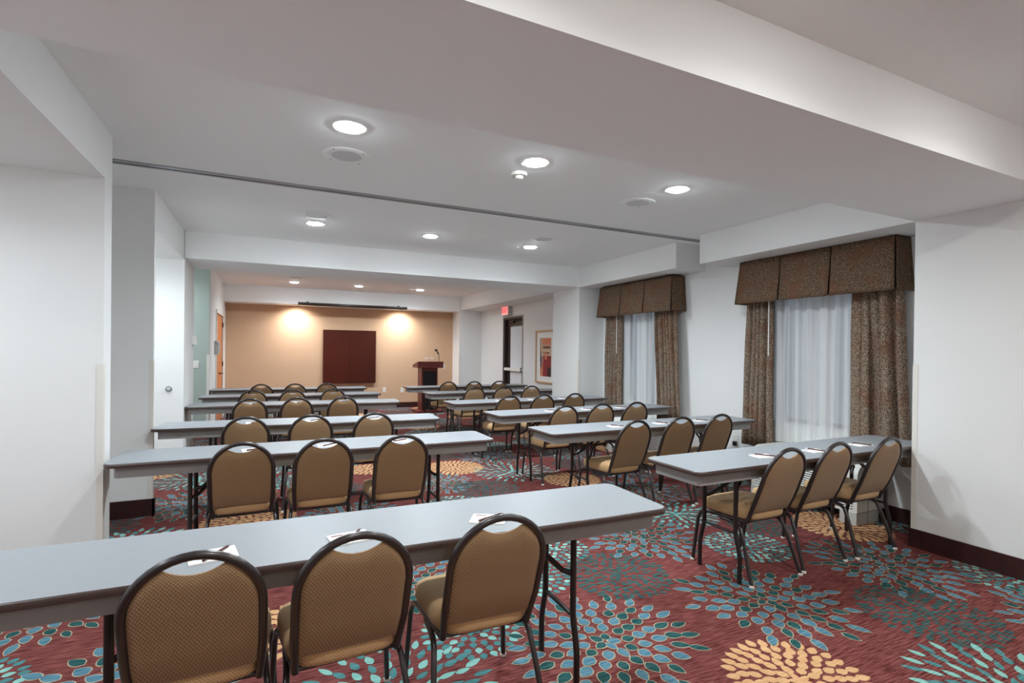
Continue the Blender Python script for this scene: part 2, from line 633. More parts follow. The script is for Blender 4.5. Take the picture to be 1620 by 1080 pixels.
# left wall with its alcoves, pocket and corridor opening
lw = MB()
lw.box(-2.6, -2.4, YBK, 3.842, 0, HC)
lw.box(-2.5, -.91, 3.842, 3.994, 0, HC)
lw.box(-1.85, -1.7, 3.994, 5.18, 0, HC)
lw.box(-1.75, XL, 5.18, 5.232, 0, HC)
lw.box(-1.85, -1.7, 5.232, 6.812, 0, HC)
lw.box(-2.5, XL + .004, 6.812, 7.62, 0, HC)
lw.box(-2.6, -2.4, 7.62, 9.40, 0, HC)
lw2 = MB()
wall_x(lw2, -1.0, -.88, 9.46, 12.6, 0, HC, [(10.50, 11.86, 0, 2.05)])
lw.v, lw.f, lw.m = lw.v + lw2.v, lw.f + [tuple(i + len(lw.v) for i in f) for f in lw2.f], lw.m + lw2.m
struct('wall_left', lw, M['wall'])
struct('wall_corridor', MB().box(-2.5, -.88, 9.40, 9.47, 0, HC), M['sage'])
struct('wall_back', MB().box(-1.0, 4.26, 12.59, 12.75, 0, HC), M['tan'])
struct('wall_front', MB().box(-2.6, 5.0, YBK - .15, YBK, 0, HC), M['wall'])

# baseboards
BH = .125
t = .014
struct('baseboard_right', MB().box(XRN - t, XRN, YBK, 2.163, 0, BH + .01).box(XRN - t, XW, 2.163, 2.163 + t, 0, BH + .01)
       .box(XW - t, XW, 2.18, 4.697, 0, BH).box(XW - t, XW, 4.70, 6.80, 0, BH).box(XR - t, XR, 6.80, 7.64, 0, BH)
       .box(XR - t, XW, 6.80, 6.812, 0, BH).box(XW - t, XW, 7.64, 9.68, 0, BH).box(XW - t, XW, 10.78, 12.07, 0, BH)
       .box(4.25, XW, 12.066, 12.08, 0, BH), M['base'])
struct('baseboard_back', MB().box(-.88, 4.25, 12.576, 12.59, 0, BH), M['base'])
struct('baseboard_left', MB().box(-1.7, XL + t, 5.166, 5.18, 0, BH + .02).box(XL, XL + t, 5.166, 5.232, 0, BH + .02)
       .box(-1.7, -.90, 6.798, 6.812, 0, BH).box(-1.7, -1.686, 5.24, 6.8, 0, BH).box(-1.7, -1.686, 4.0, 5.17, 0, BH)
       .box(XL + .004, XL + t + .004, 6.798, 7.634, 0, BH).box(-.88, -.866, 9.40, 10.34, 0, BH)
       .box(-2.4, -.86, 9.386, 9.40, 0, BH), M['base'])

# corner guards
g = .003
n = 11
for (xc, yc, sx, sy, top) in ((-.91, 3.842, -1, 1, 1.315), (XL, 5.18, -1, 1, 1.31), (XRN, 2.163, 1, -1, 1.355),
                              (XR, 6.812, 1, 1, 1.305), (4.255, 12.08, 1, 1, 1.33), (-.88, 9.40, -1, 1, 1.31)):
    b = MB()
    w = .032
    # sx: direction into the wall along x; sy: direction into the wall along y
    b.box(min(xc, xc + sx * w), max(xc, xc + sx * w), min(yc, yc - sy * g), max(yc, yc - sy * g), BH, top)
    b.box(min(xc, xc - sx * g), max(xc, xc - sx * g), min(yc - sy * g, yc + sy * w), max(yc - sy * g, yc + sy * w), BH, top)
    struct('trim_%d' % n, b, M['guard'])
    n += 1

# ------------------------------------------------------------------ windows, curtains
world = bpy.data.worlds.new('outside')
SC.world = world
world.use_nodes = True
wn = world.node_tree.nodes['Background']
wn.inputs['Color'].default_value = (0.62, 0.72, 0.86, 1)
wn.inputs['Strength'].default_value = 0.3

for i, (y0, y1, z0, z1) in enumerate(WINS):
    b = MB()
    for yy in (y0, y1 - .05):
        b.box(4.93, 4.98, yy, yy + .05, z0, z1)
    for zz in (z0, z1 - .05):
        b.box(4.93, 4.98, y0 + .05, y1 - .05, zz, zz + .05)
    b.box(4.93, 4.98, (y0 + y1) / 2 - .025, (y0 + y1) / 2 + .025, z0 + .05, z1 - .05)
    w = struct('window_%d' % (i + 1), b, M['winf'])
    MB().box(4.95, 4.956, y0 + .04, y1 - .04, z0 + .04, z1 - .04).build('glass', M['glass'], w)
    MB().box(4.845, 4.94, y0, y1, z0 - .002, z0 + .012).build('sill', M['wall'], w)


def drape(parent_name, y0t, y1t, y0b, y1b, z0, z1, waves, label, x=4.735, amp=.042, ph=0.0, belly=0.0):
    b = MB()

    def fn(u, v):
        yt = y0t + (y1t - y0t) * u
        yb = y0b + (y1b - y0b) * u
        y = yt + (yb - yt) * v
        warp = u + 0.05 * sin(2 * pi * u * 1.3 + ph)
        k = 2 * pi * waves * warp + ph
        a = amp * (0.75 + 0.25 * v) * (0.75 + 0.25 * sin(5.1 * u + ph))
        if belly:
            a *= 0.45 + 0.55 / (1 + math.exp((u - .55) * 30))
        xx = x + a * math.copysign(abs(sin(k)) ** .7, sin(k)) + 0.25 * a * sin(2 * k + 1 + v) + 0.006 * sin(7 * v + 9 * u)
        xx += belly * math.exp(-((u - .60) / (.035 + .03 * v)) ** 2) * min(1, .25 + v * 1.4)
        y += 0.010 * sin(k + 1.3) * (1 + v)
        z = z1 + (z0 - z1) * v
        return (xx, y, z)
    b.grid(fn, int(waves * 16), 24)
    o = b.build(parent_name, M['drape'], smooth=True, angle=80, fix=False)
    so = o.modifiers.new('solid', 'SOLIDIFY')
    so.thickness = .004
    tag(o, label, 'curtain')
    return o


def sheer(y0, y1, z0, z1, waves, label, ph=0.):
    b = MB()

    def fn(u, v):
        y = y0 + (y1 - y0) * u
        k = 2 * pi * waves * (u + .03 * sin(7 * u + ph)) + ph
        return (4.812 + .022 * math.copysign(abs(sin(k)) ** .6, sin(k)) + .004 * sin(2.3 * k) + .003 * sin(4 * v + 5 * u), y + .007 * sin(k + 1), z1 + (z0 - z1) * v)
    b.grid(fn, int(waves * 14), 10)
    o = b.build('sheer_curtain', M['sheer'], smooth=True, angle=80, fix=False)
    tag(o, label, 'curtain')
    return o


def valance(y0, y1, pleats, label, ztop=2.415, zbot=1.958):
    """three-panel board-mounted valance with inverted pleats and flared hem"""
    root = empty('window_valance', (4.8, (y0 + y1) / 2, ztop))
    tag(root, label, 'valance')
    cx, cy, cz = root.location
    xs_t, xs_b = 4.640, 4.600
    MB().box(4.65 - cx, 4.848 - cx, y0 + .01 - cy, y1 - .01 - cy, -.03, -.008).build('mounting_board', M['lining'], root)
    ys = [y0] + sorted(pleats) + [y1]
    for q in range(len(ys) - 1):
        a, c2 = ys[q], ys[q + 1]
        ga = .004 if q > 0 else .010
        gb = .004 if q < len(ys) - 2 else .010
        b = MB()
        fl0 = .035 if q == 0 else .0
        fl1 = .035 if q == len(ys) - 2 else .0

        def fn(u, v, a=a, c2=c2, ga=ga, gb=gb, fl0=fl0, fl1=fl1):
            yt = (a + ga) + (c2 - gb - a - ga) * u
            yb = (a + ga * 2.2 - fl0) + (c2 - gb * 2.2 + fl1 - a - ga * 2.2 + fl0) * u
            xx = xs_t + (xs_b - xs_t) * v - .006 * sin(pi * u) * v + .012 * v * (1 - abs(2 * u - 1)) ** 4 * 0
            return (xx - cx, yt + (yb - yt) * v - cy, (zbot - ztop) * v)
        b.grid(fn, 14, 10)
        o = b.build('panel', M['valance'], root, smooth=True, fix=False)
        so = o.modifiers.new('solid', 'SOLIDIFY')
        so.thickness = .006
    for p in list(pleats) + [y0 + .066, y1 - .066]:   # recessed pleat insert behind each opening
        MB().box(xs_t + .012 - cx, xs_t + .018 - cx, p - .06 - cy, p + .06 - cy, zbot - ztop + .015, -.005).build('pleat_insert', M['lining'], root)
    for sgn, yy in ((-1, y0), (1, y1)):
        b = MB()

        def fn2(u, v, sgn=sgn, yy=yy):
            xt = xs_t + .004 + (4.848 - xs_t) * u
            xb = xs_b + .004 + (4.848 - xs_b) * u
            return ((xt + (xb - xt) * v) - cx, yy + sgn * .035 * v - cy - sgn * .001, (zbot - ztop) * v)
        b.grid(fn2, 4, 10)
        o = b.build('side_return', M['valance'], root, smooth=True, fix=False)
        so = o.modifiers.new('solid', 'SOLIDIFY')
        so.thickness = .005
    return root


valance(2.455, 4.0, [2.99, 3.505], 'brown pleated fabric valance over the nearer window, above the nearest right tables')
valance(5.04, 6.63, [5.57, 6.09], 'brown pleated fabric valance over the farther window, beside the white column')
drape('drape', 2.44, 2.86, 2.37, 2.86, .507, 2.02, 5, 'wide brown speckled drape at the near side of the nearer window', ph=.4, belly=.075, amp=.042)
drape('drape', 3.66, 3.985, 3.66, 4.04, .43, 2.06, 5, 'brown speckled drape hanging on the far side of the nearer window', ph=1.6)
drape('drape', 5.055, 5.47, 4.96, 5.38, .51, 2.06, 5.5, 'brown speckled drape on the near side of the farther window', ph=2.2)
drape('drape', 6.20, 6.61, 6.20, 6.63, .45, 2.06, 5, 'brown speckled drape beside the white column, far side of the farther window', ph=.9)
sheer(2.84, 3.68, .51, 2.28, 7, 'white sheer curtain between the drapes of the nearer window')
sheer(5.42, 6.22, .51, 2.28, 6.5, 'white sheer curtain between the drapes of the farther window', ph=1.)
for y, lab in ((3.67, 'white curtain wand hanging at the far drape of the nearer window'),
               (6.255, 'white curtain wand hanging by the far drape of the farther window'),
               (5.655, 'white curtain wand hanging over the sheer of the farther window')):
    b = MB().tube([(4.69, y, 2.2), (4.69, y, 1.40)], .0055)
    tag(b.build('curtain_wand', M['white'], smooth=True), lab, 'curtain wand', 'curtain wands')


# ------------------------------------------------------------------ air conditioners
def air_conditioner(y0, y1, label):
    cy = (y0 + y1) / 2
    root = empty('air_conditioner', (4.63, cy, 0))
    tag(root, label, 'air conditioner', 'air conditioners under the windows')
    L = (y1 - y0) / 2
    prof = [(-.215, .10), (-.215, .40)]
    for k in range(1, 8):
        a = k / 8 * pi / 2
        prof.append((-.215 + .10 * (1 - cos(a)), .40 + .10 * sin(a)))
    prof += [(-.115, .50), (.212, .50), (.212, .10)]
    # body: profile in (x,z) extruded along y
    b = MB()
    nn = len(prof)
    b.v += [(p[0], -L, p[1]) for p in prof] + [(p[0], L, p[1]) for p in prof]
    b.f.append(tuple(range(nn)))
    b.f.append(tuple(reversed(range(nn, 2 * nn))))
    for i in range(nn):
        j = (i + 1) % nn
        b.f.append((i, i + nn, j + nn, j))
    b.m = [0] * len(b.f)
    b.build('cabinet', M['ac'], root, smooth=True, angle=30)
    MB().box(-.2165, -.2155, -L + .04, L - .04, .13, .385).build('grille_recess', M['acd'], root)
    g = MB()
    for k in range(12):
        z = .134 + k * .0208
        g.obox(Matrix.Translation((-.218, 0, z + .006)) @ Matrix.Rotation(.35, 4, 'Y'), .004, L - .04, .0062)
    g.build('louver_grille', M['ac'], root)
    MB().box(-.22, .09, -L, -L + .14, 0, .099).build('base_foot', M['grey'], root)
    MB().box(-.22, .09, L - .14, L, 0, .099).build('base_foot', M['grey'], root)
    MB().box(-.067, -.063, -L - .0015, -L + .01, .0, .50).box(-.215, .21, -L - .0015, -L + .01, .099, .102).build('panel_seam', M['slot'], root)
    MB().box(-.10, .04, -L + .05, -L + .20, .5, .508).build('control_flap', M['grey'], root)
    return root


air_conditioner(2.60, 3.63, 'white louvered air conditioner below the nearer window, behind the nearest right table')
air_conditioner(4.92, 6.07, 'white louvered air conditioner below the farther window, partly hidden by tables')

# power outlet with a plug between the windows
o = empty('power_outlet', (XW, 4.21, .42))
tag(o, 'white power outlet with black plug, low on the wall between the windows', 'power outlet')
MB().box(-.008, 0, -.04, .04, -.06, .06).build('cover_plate', M['white'], o, bevel=.002)
MB().box(-.045, -.008, -.03, .005, -.055, -.005).build('plug', M['black'], o, bevel=.004)

# ------------------------------------------------------------------ back wall things
# cabinet board
o = empty('presentation_cabinet', (1.695, 12.588, .622))
tag(o, 'dark mahogany two door presentation board cabinet hung on the tan back wall', 'wall cabinet')
MB().box(-.59, .59, -.06, 0, .01, 1.235).build('case', M['mahog'], o, bevel=.003)
for s in (-1, 1):
    MB().box(min(s * .002, s * .598), max(s * .002, s * .598), -.082, -.061, 0, 1.245).build('door', M['mahog'], o, bevel=.002)

# projection screen housing under the beam
o = empty('projection_screen', (1.728, 12.035, 2.405))
tag(o, 'dark rolled up projector screen in its long housing under the far beam', 'projection screen')
MB().tube([(-1.17, 0, 0), (1.17, 0, 0)], .030, .030, seg=14).build('housing', M['screen'], o, smooth=True)
for s in (-1, 1):
    MB().lathe([(.028, 0), (.036, 0.003), (.036, .022), (.028, .025)], (s * 1.18 - .012, 0, 0), 'x').build('end_cap', M['black'], o, smooth=True)
    MB().box(s * 1.0 - .02, s * 1.0 + .02, .02, .045, -.014, .05).build('bracket', M['black'], o)
MB().box(-1.12, 1.12, -.006, .006, -.036, -.029).build('hem_bar', M['black'], o)

for i, (x, z, lab) in enumerate(((2.52, .44, 'white outlet plate low on the tan back wall, nearer the wall cabinet'),
                                 (2.955, .425, 'white outlet plate low on the tan back wall, nearer the lectern'),
                                 (4.03, 1.0, 'small white switch plate on the tan wall, right of the lectern'))):
    o = empty('wall_plate', (x, 12.59, z))
    tag(o, lab, 'wall plate')
    w = .036 if i < 2 else .025
    MB().box(-w, w, -.007, 0, -.058, .058).build('plate', M['white'], o, bevel=.002)
    MB().box(-.015, .015, -.009, -.007, .008, .036).box(-.015, .015, -.009, -.007, -.036, -.008).build('socket', M['grey'], o)

# lectern
o = empty('lectern', (3.27, 11.45, 0))
tag(o, 'reddish mahogany lectern with black front panel and gooseneck microphone, before back wall', 'lectern')
MB().box(-.29, .29, -.26, .22, 0, .055).build('base', M['podw'], o, bevel=.004)
MB().box(-.185, -.155, -.19, .15, .055, 1.02).build('side_panel', M['podw'], o)
MB().box(.155, .185, -.19, .15, .055, 1.02).build('side_panel', M['podw'], o)
MB().box(-.155, .155, -.175, -.155, .055, .955).build('front_panel', M['black'], o)
MB().box(-.155, .155, -.195, -.15, .955, 1.02).box(-.155, .155, -.197, -.19, .945, .957).build('front_rail', M['podw'], o)
MB().prismx([(-.27, 1.02), (.20, 1.02), (.20, 1.08), (-.27, 1.165)], -.295, .295).build('desk_top', M['podw'], o, bevel=.004)
lampo = MB().box(-.10, .10, -.16, -.11, 1.225, 1.245).tube([(-.01, -.135, 1.14), (-.01, -.135, 1.23)], .008)
lampo.build('reading_lamp', M['white'], o, bevel=.003)
mic = MB().tube([(.23, -.12, 1.13), (.232, -.12, 1.20), (.232, -.125, 1.28), (.215, -.13, 1.33), (.18, -.14, 1.365)], .006)
mic.tube([(.225, -.13, 1.33), (.17, -.15, 1.40)], .013)
mm = mic.build('microphone', M['black'], o, smooth=True)
MB().lathe([(0.004, -.035), (.018, -.03), (.026, -.01), (.026, .01), (.016, .03), (.004, .035)], (.152, -.155, 1.42), 'x').build('windscreen', M['black'], mm, smooth=True)

# ------------------------------------------------------------------ exit door, sign, picture
y0, y1, _, zt = DOORR
o = struct('door_1', MB().box(XW + .005, XW + .16, y0, y0 + .05, 0, zt).box(XW + .005, XW + .16, y1 - .05, y1, 0, zt)
           .box(XW + .005, XW + .16, y0 + .05, y1 - .05, zt - .05, zt), M['dframe'])
leaf = MB().box(XW + .085, XW + .13, y0 + .05, y0 + .16, 0.01, zt - .05).box(XW + .085, XW + .13, y1 - .17, y1 - .05, 0.01, zt - .05)
leaf.box(XW + .085, XW + .13, y0 + .16, y1 - .17, zt - .20, zt - .05).box(XW + .085, XW + .13, y0 + .16, y1 - .17, .01, .25)
leaf.build('door_leaf', M['dframe'], o)
MB().box(XW + .105, XW + .111, y0 + .155, y1 - .165, .24, zt - .19).build('door_glass', M['glass'], o)
b = MB()
b.box(XW + .04, XW + .075, y1 - .42, y1 - .20, zt - .13, zt - .07)
b.tube([(XW + .05, y1 - .3, zt - .09), (XW + .02, y1 - .55, zt - .08), (XW + .06, y1 - .8, zt - .07)], .011)
b.build('door_closer', M['bronze'], o)
b = MB().box(XW - .02, XW + .04, y0 + .03, y1 - .08, .98, 1.045)
pb = b.build('push_bar', M['white'], o, bevel=.008)
MB().box(XW - .022, XW + .075, y0 + .035, y0 + .075, .965, 1.06).build('end_mount', M['black'], pb, bevel=.004)
b = MB()
b.grid(lambda u, v: (XW + .066 + .009 * sin(2 * pi * 11 * u) + .003 * sin(19 * u), y0 + .06 + (y1 - .25 - y0 - .06) * u, .22 + (zt - .22 - .22) * v), 150, 6)
cu = b.build('door_curtain', M['voile'], o, smooth=True, angle=80, fix=False)
struct('trim_%d' % n, MB().box(XW - .006, XW + .08, y1, y1 + .035, 0, zt + .035).box(XW - .006, XW + .08, y0 - .035, y0, 0, zt + .035)
       .box(XW - .006, XW + .08, y0, y1, zt, zt + .035), M['grey'])
n += 1

o = empty('exit_sign', (XW, 10.44, 2.32))
tag(o, 'lit exit sign with red letters above the dark framed door', 'exit sign')
MB().box(-.10, -.0, -.18, .18, -.11, .105).build('housing', M['grey'], o, bevel=.004)
MB().box(-.104, -.1, -.165, .165, -.095, .09).build('face', M['signf'], o)
cu = bpy.data.curves.new('exit_lettering', 'FONT')
cu.body = 'EXIT'
cu.size = .145
cu.align_x = 'CENTER'
cu.align_y = 'CENTER'
cu.extrude = .001
cu.offset = .003
tmp = bpy.data.objects.new('exit_lettering', cu)
COL.objects.link(tmp)
bpy.context.view_layer.update()
me = bpy.data.meshes.new_from_object(tmp)
bpy.data.objects.remove(tmp)
tx = bpy.data.objects.new('exit_lettering', me)
me.materials.clear()
me.materials.append(M['red'])
COL.objects.link(tx)
tx.parent = o
tx.matrix_local = Matrix.Translation((-.106, 0, 0)) @ Matrix(((0, 0, -1, 0), (-1, 0, 0, 0), (0, 1, 0, 0), (0, 0, 0, 1))) @ Matrix.Diagonal((1, 1, 1, 1))

# framed picture
o = empty('framed_picture', (XW, 8.70, 1.315))
tag(o, 'oak framed abstract picture in red and cream, half hidden behind the column', 'picture')
b = MB()
hw, hh, fw = .40, .52, .035
b.box(-.03, 0, -hw, -hw + fw, -hh, hh).box(-.03, 0, hw - fw, hw, -hh, hh)
b.box(-.03, 0, -hw + fw, hw - fw, hh - fw, hh).box(-.03, 0, -hw + fw, hw - fw, -hh, -hh + fw)
b.build('frame', M['oakf'], o, bevel=.003)
MB().box(-.012, -.002, -hw + fw, hw - fw, -hh + fw, hh - fw).build('mat_board', M['paper'], o)
art = MB()
pal = [mat('art_red', rgb(150, 40, 46), .7), mat('art_cream', rgb(206, 178, 150), .7), mat('art_brown', rgb(120, 74, 62), .7),
       mat('art_orange', rgb(214, 130, 92), .7), mat('art_slate', rgb(96, 92, 112), .7), mat('art_dark', rgb(60, 34, 36), .7)]
art.box(-.0135, -.012, -.22, .22, -.38, .37, 1)
for (a, c2, z0, z1, m) in ((-.22, .10, -.38, .02, 0), (.10, .20, -.38, -.10, 3), (.14, .19, -.2, 0.0, 4), (-.20, .12, .23, .36, 3),
                           (-.18, .10, .16, .21, 2), (-.15, .08, .06, .09, 2), (.18, .20, -.25, .10, 5), (.195, .22, -.10, .37, 2),
                           (-.05, .03, -.05, .10, 3), (-.22, -.08, -.38, -.2, 5)):
    art.box(-.0145 - .0002 * m, -.0135, a, c2, z0, z1, m)
art.build('artwork', pal, o)

o = empty('light_switch', (XW, 9.575, .98))
tag(o, 'white light switch plate between the exit door and the framed picture', 'light switch')
MB().box(-.007, 0, -.037, .037, -.058, .058).build('plate', M['white'], o, bevel=.002)
MB().box(-.013, -.007, -.012, .012, -.025, .025).build('toggle', M['white'], o)

# ------------------------------------------------------------------ left wall door and devices
o = struct('door_2', MB().box(-1.0, -.862, 10.44, 10.50, 0, 2.11).box(-1.0, -.862, 11.86, 11.93, 0, 2.11).box(-1.0, -.862, 10.50, 11.86, 2.05, 2.11), M['white'])
for k, (a, c2) in enumerate(((10.505, 11.178), (11.183, 11.855))):
    lf = MB().box(-.925, -.885, a, c2, .008, 2.045).build('door_leaf', M['oak'], o)
    hy = 10.505 if k == 0 else 11.855
    for z in (.30, 1.10, 1.88):
        MB().tube([(-.872, hy, z - .045), (-.872, hy, z + .045)], .010).build('hinge', M['bronze'], lf, smooth=True)
hb = MB().lathe([(.026, 0), (.026, .012)], (-.885, 11.24, .93), 'x')
hb.tube([(-.87, 11.24, .93), (-.835, 11.24, .93), (-.832, 11.36, .925)], .009)
hb.build('lever_handle', M['bronze'], o, smooth=True)

o = empty('wall_phone', (-.88, 10.27, 1.42))
tag(o, 'grey wall telephone beside the orange double door', 'telephone')
MB().box(0, .035, -.055, .055, -.12, .12).build('body', M['grey'], o, bevel=.006)
MB().tube([(.045, 0, -.115), (.062, 0, -.06), (.062, 0, .06), (.045, 0, .115)], .02, .024).build('handset', M['white'], o, smooth=True)

o = empty('thermostat', (XL + .004, 7.52, 1.515))
tag(o, 'small white thermostat box on the left column before the sage corridor wall', 'thermostat')
MB().box(0, .045, -.055, .055, -.06, .045).build('body', M['white'], o, bevel=.004)
MB().box(.045, .048, -.012, .012, -.01, .03).build('display', M['grey'], o)

o = empty('light_switch', (-1.055, 9.40, 1.155))
tag(o, 'small pale switch plate on the sage green corridor wall', 'light switch')
MB().box(-.037, .037, -.007, 0, -.058, .058).build('plate', M['white'], o, bevel=.002)
MB().box(-.012, .012, -.013, -.007, -.025, .025).build('toggle', M['white'], o)

o = empty('door_stop', (-1.025, 6.812, .954))
tag(o, 'round chrome wall bumper on the white alcove wall at left', 'wall bumper')
MB().lathe([(.032, 0), (.032, -.006), (.026, -.012)], (0, 0, 0), 'y').build('rose', M['pentip'], o, smooth=True)
MB().lathe([(.017, -.012), (.017, -.03), (.010, -.034)], (0, 0, 0), 'y').build('bumper', M['grey'], o, smooth=True)


# ------------------------------------------------------------------ ceiling fittings
o = empty('ceiling_track', (1.6, 4.51, HC))
tag(o, 'grey partition track running across the ceiling between the light rows', 'ceiling track')
b = MB().box(-3.28, 3.24, -.055, -.012, -.008, 0).box(-3.28, 3.24, .012, .04, -.008, 0)
b.build('rail', M['track'], o, bevel=.001)
MB().box(-3.28, 3.24, -.012, .012, -.003, 0).build('slot', M['slot'], o)


def make_light(lens, col, watt):
    r = empty('ceiling_light')
    MB().lathe([(.078, -.001), (.078, -.006), (.098, -.006), (.102, -.001)]).build('trim_ring', M['white'], r, smooth=True)
    prof = [(.078, -.001)] + [(.078 * cos(a), -.003 - .015 * sin(a)) for a in (0, .3, .6, .9, 1.2, 1.45)] + [(.004, -.018)]
    MB().lathe(prof).build('lens', lens, r, smooth=True)
    ld_ = bpy.data.lights.new('downlight', 'AREA')
    ld_.shape = 'DISK'
    ld_.size = .15
    ld_.energy = watt
    ld_.color = col
    ld_.spread = radians(155)
    lo_ = bpy.data.objects.new('lamp', ld_)
    COL.objects.link(lo_)
    lo_.parent = r
    lo_.location = (0, 0, -.0195)
    return r


lx = [.415, 1.662, 2.962]
side = ['leftmost', 'middle', 'rightmost']
rows = [(3.17, 'nearest row in view, before the track', 15), (5.76, 'second row, just beyond the track', 18), (11.03, 'farthest row, before the tan wall', 17)]


def set_watt(root, w):
    for ch in root.children:
        if ch.type == 'LIGHT':
            ch.data = ch.data.copy()
            ch.data.energy = w
proto = make_light(M['lampw'], (.86, .965, 1.03), 34)
first = True
for (y, rn, watt) in rows:
    for i, x in enumerate(lx):
        l = proto if first else copy_tree(proto)
        first = False
        l.location = (x, y, HC)
        set_watt(l, watt)
        tag(l, 'round lit recessed ceiling light, %s of the %s' % (side[i], rn), 'ceiling light', 'recessed ceiling lights')
# lights of the near end of the room (behind the camera) and of the alcoves, plus two added fill lamps
rp = make_light(M['lampwarm'], (.94, .97, .94), 6.5)
fr = True
for x, y, z in ((.415, .58, 2.7115), (1.662, .58, 2.7115), (2.962, .58, 2.7115), (.415, -2.0, 2.7115), (2.962, -2.0, 2.7115)):
    l = rp if fr else copy_tree(rp)
    fr = False
    l.location = (x, y, z)
    tag(l, 'round recessed ceiling light at the near end of the room behind the viewer', 'ceiling light', 'near end ceiling lights')
for x, y, z, lab, w_ in ((-1.7, 2.75, ZS + .005, 'recessed light in the left near alcove soffit', 9),
                     (-1.7, .9, ZS + .005, 'added fill light in the left near alcove, nearer the viewer', 8), (-1.38, 6.0, 2.412, 'recessed light in the second left alcove soffit', 5),  # the near alcove lamp closer to the viewer is added to brighten it
                     (-1.75, 8.6, HC, 'added fill light in the corridor opening before the sage wall', 14)):  # corridor lamp is added to lighten the sage wall
    l = copy_tree(proto)
    l.location = (x, y, z)
    l.scale = (.8, .8, .8)
    set_watt(l, w_)
    tag(l, lab, 'ceiling light')


def make_speaker():
    r = empty('ceiling_speaker')
    MB().lathe([(.10, -.001), (.10, -.006), (.152, -.006), (.160, -.001)], seg=36).build('rim', M['ceil'], r, smooth=True)
    MB().lathe([(.004, -.0045), (.099, -.0045), (.1, -.001)], seg=36).build('mesh_grille', M['spk'], r, smooth=True)
    for k in range(4):
        a = pi / 4 + k * pi / 2
        MB().lathe([(.004, -.0085), (.004, -.004)], (.135 * cos(a), .135 * sin(a), 0), seg=8).build('screw', M['dot'], r)
    return r


sp = make_speaker()
for i, (x, y, lab) in enumerate(((.46, 3.65, 'round white ceiling speaker just behind the nearest left light'),
                                 (2.92, 3.62, 'round white ceiling speaker left of the nearest right light'),
                                 (.40, 5.40, 'round white ceiling speaker beside the left light beyond the track'),
                                 (2.90, 5.28, 'round white ceiling speaker by the right light beyond the track'),
                                 (.42, 10.38, 'round white ceiling speaker by the farthest left light'))):
    s_ = sp if i == 0 else copy_tree(sp)
    s_.location = (x, y, HC)
    tag(s_, lab, 'speaker', 'ceiling speakers')

o = empty('smoke_detector', (1.66, 3.42, HC))
tag(o, 'white smoke detector on the ceiling behind the nearest middle light', 'smoke detector')
MB().lathe([(.058, 0), (.06, -.012), (.056, -.022), (.03, -.024)]).build('body', M['white'], o, smooth=True)
MB().lathe([(.028, -.024), (.03, -.040), (.02, -.046), (.004, -.047)]).build('sensor_cap', M['white'], o, smooth=True)

for i, x in enumerate((.53, 2.86)):
    r = empty('wall_washer_light', (x, 12.27, ZB3))
    tag(r, 'recessed wall washer over the tan wall, %s end of the projector screen' % ('left' if i == 0 else 'right'), 'ceiling light')
    MB().lathe([(.05, -.001), (.05, -.005), (.07, -.005), (.072, -.001)]).build('trim_ring', M['white'], r, smooth=True)
    ld = bpy.data.lights.new('washer_spot', 'SPOT')
    ld.energy = 66
    ld.color = (1, .98, .95)
    ld.spot_size = radians(150)
    ld.spot_blend = 1.0
    ld.shadow_soft_size = .045
    lo = bpy.data.objects.new('lamp', ld)
    COL.objects.link(lo)
    lo.parent = r
    lo.location = (0, 0, -.02)
    lo.rotation_euler = (radians(16), 0, 0)


# ------------------------------------------------------------------ tables
TL, TW, TZ = 2.45, .47, .74


def rrect(hx, hy, r, k=5):
    pts = []
    for (cx, cy, a0) in ((hx - r, hy - r, 0), (-hx + r, hy - r, pi / 2), (-hx + r, -hy + r, pi), (hx - r, -hy + r, 3 * pi / 2)):
        for i in range(k + 1):
            a = a0 + pi / 2 * i / k
            pts.append((cx + r * cos(a), cy + r * sin(a)))
    return pts


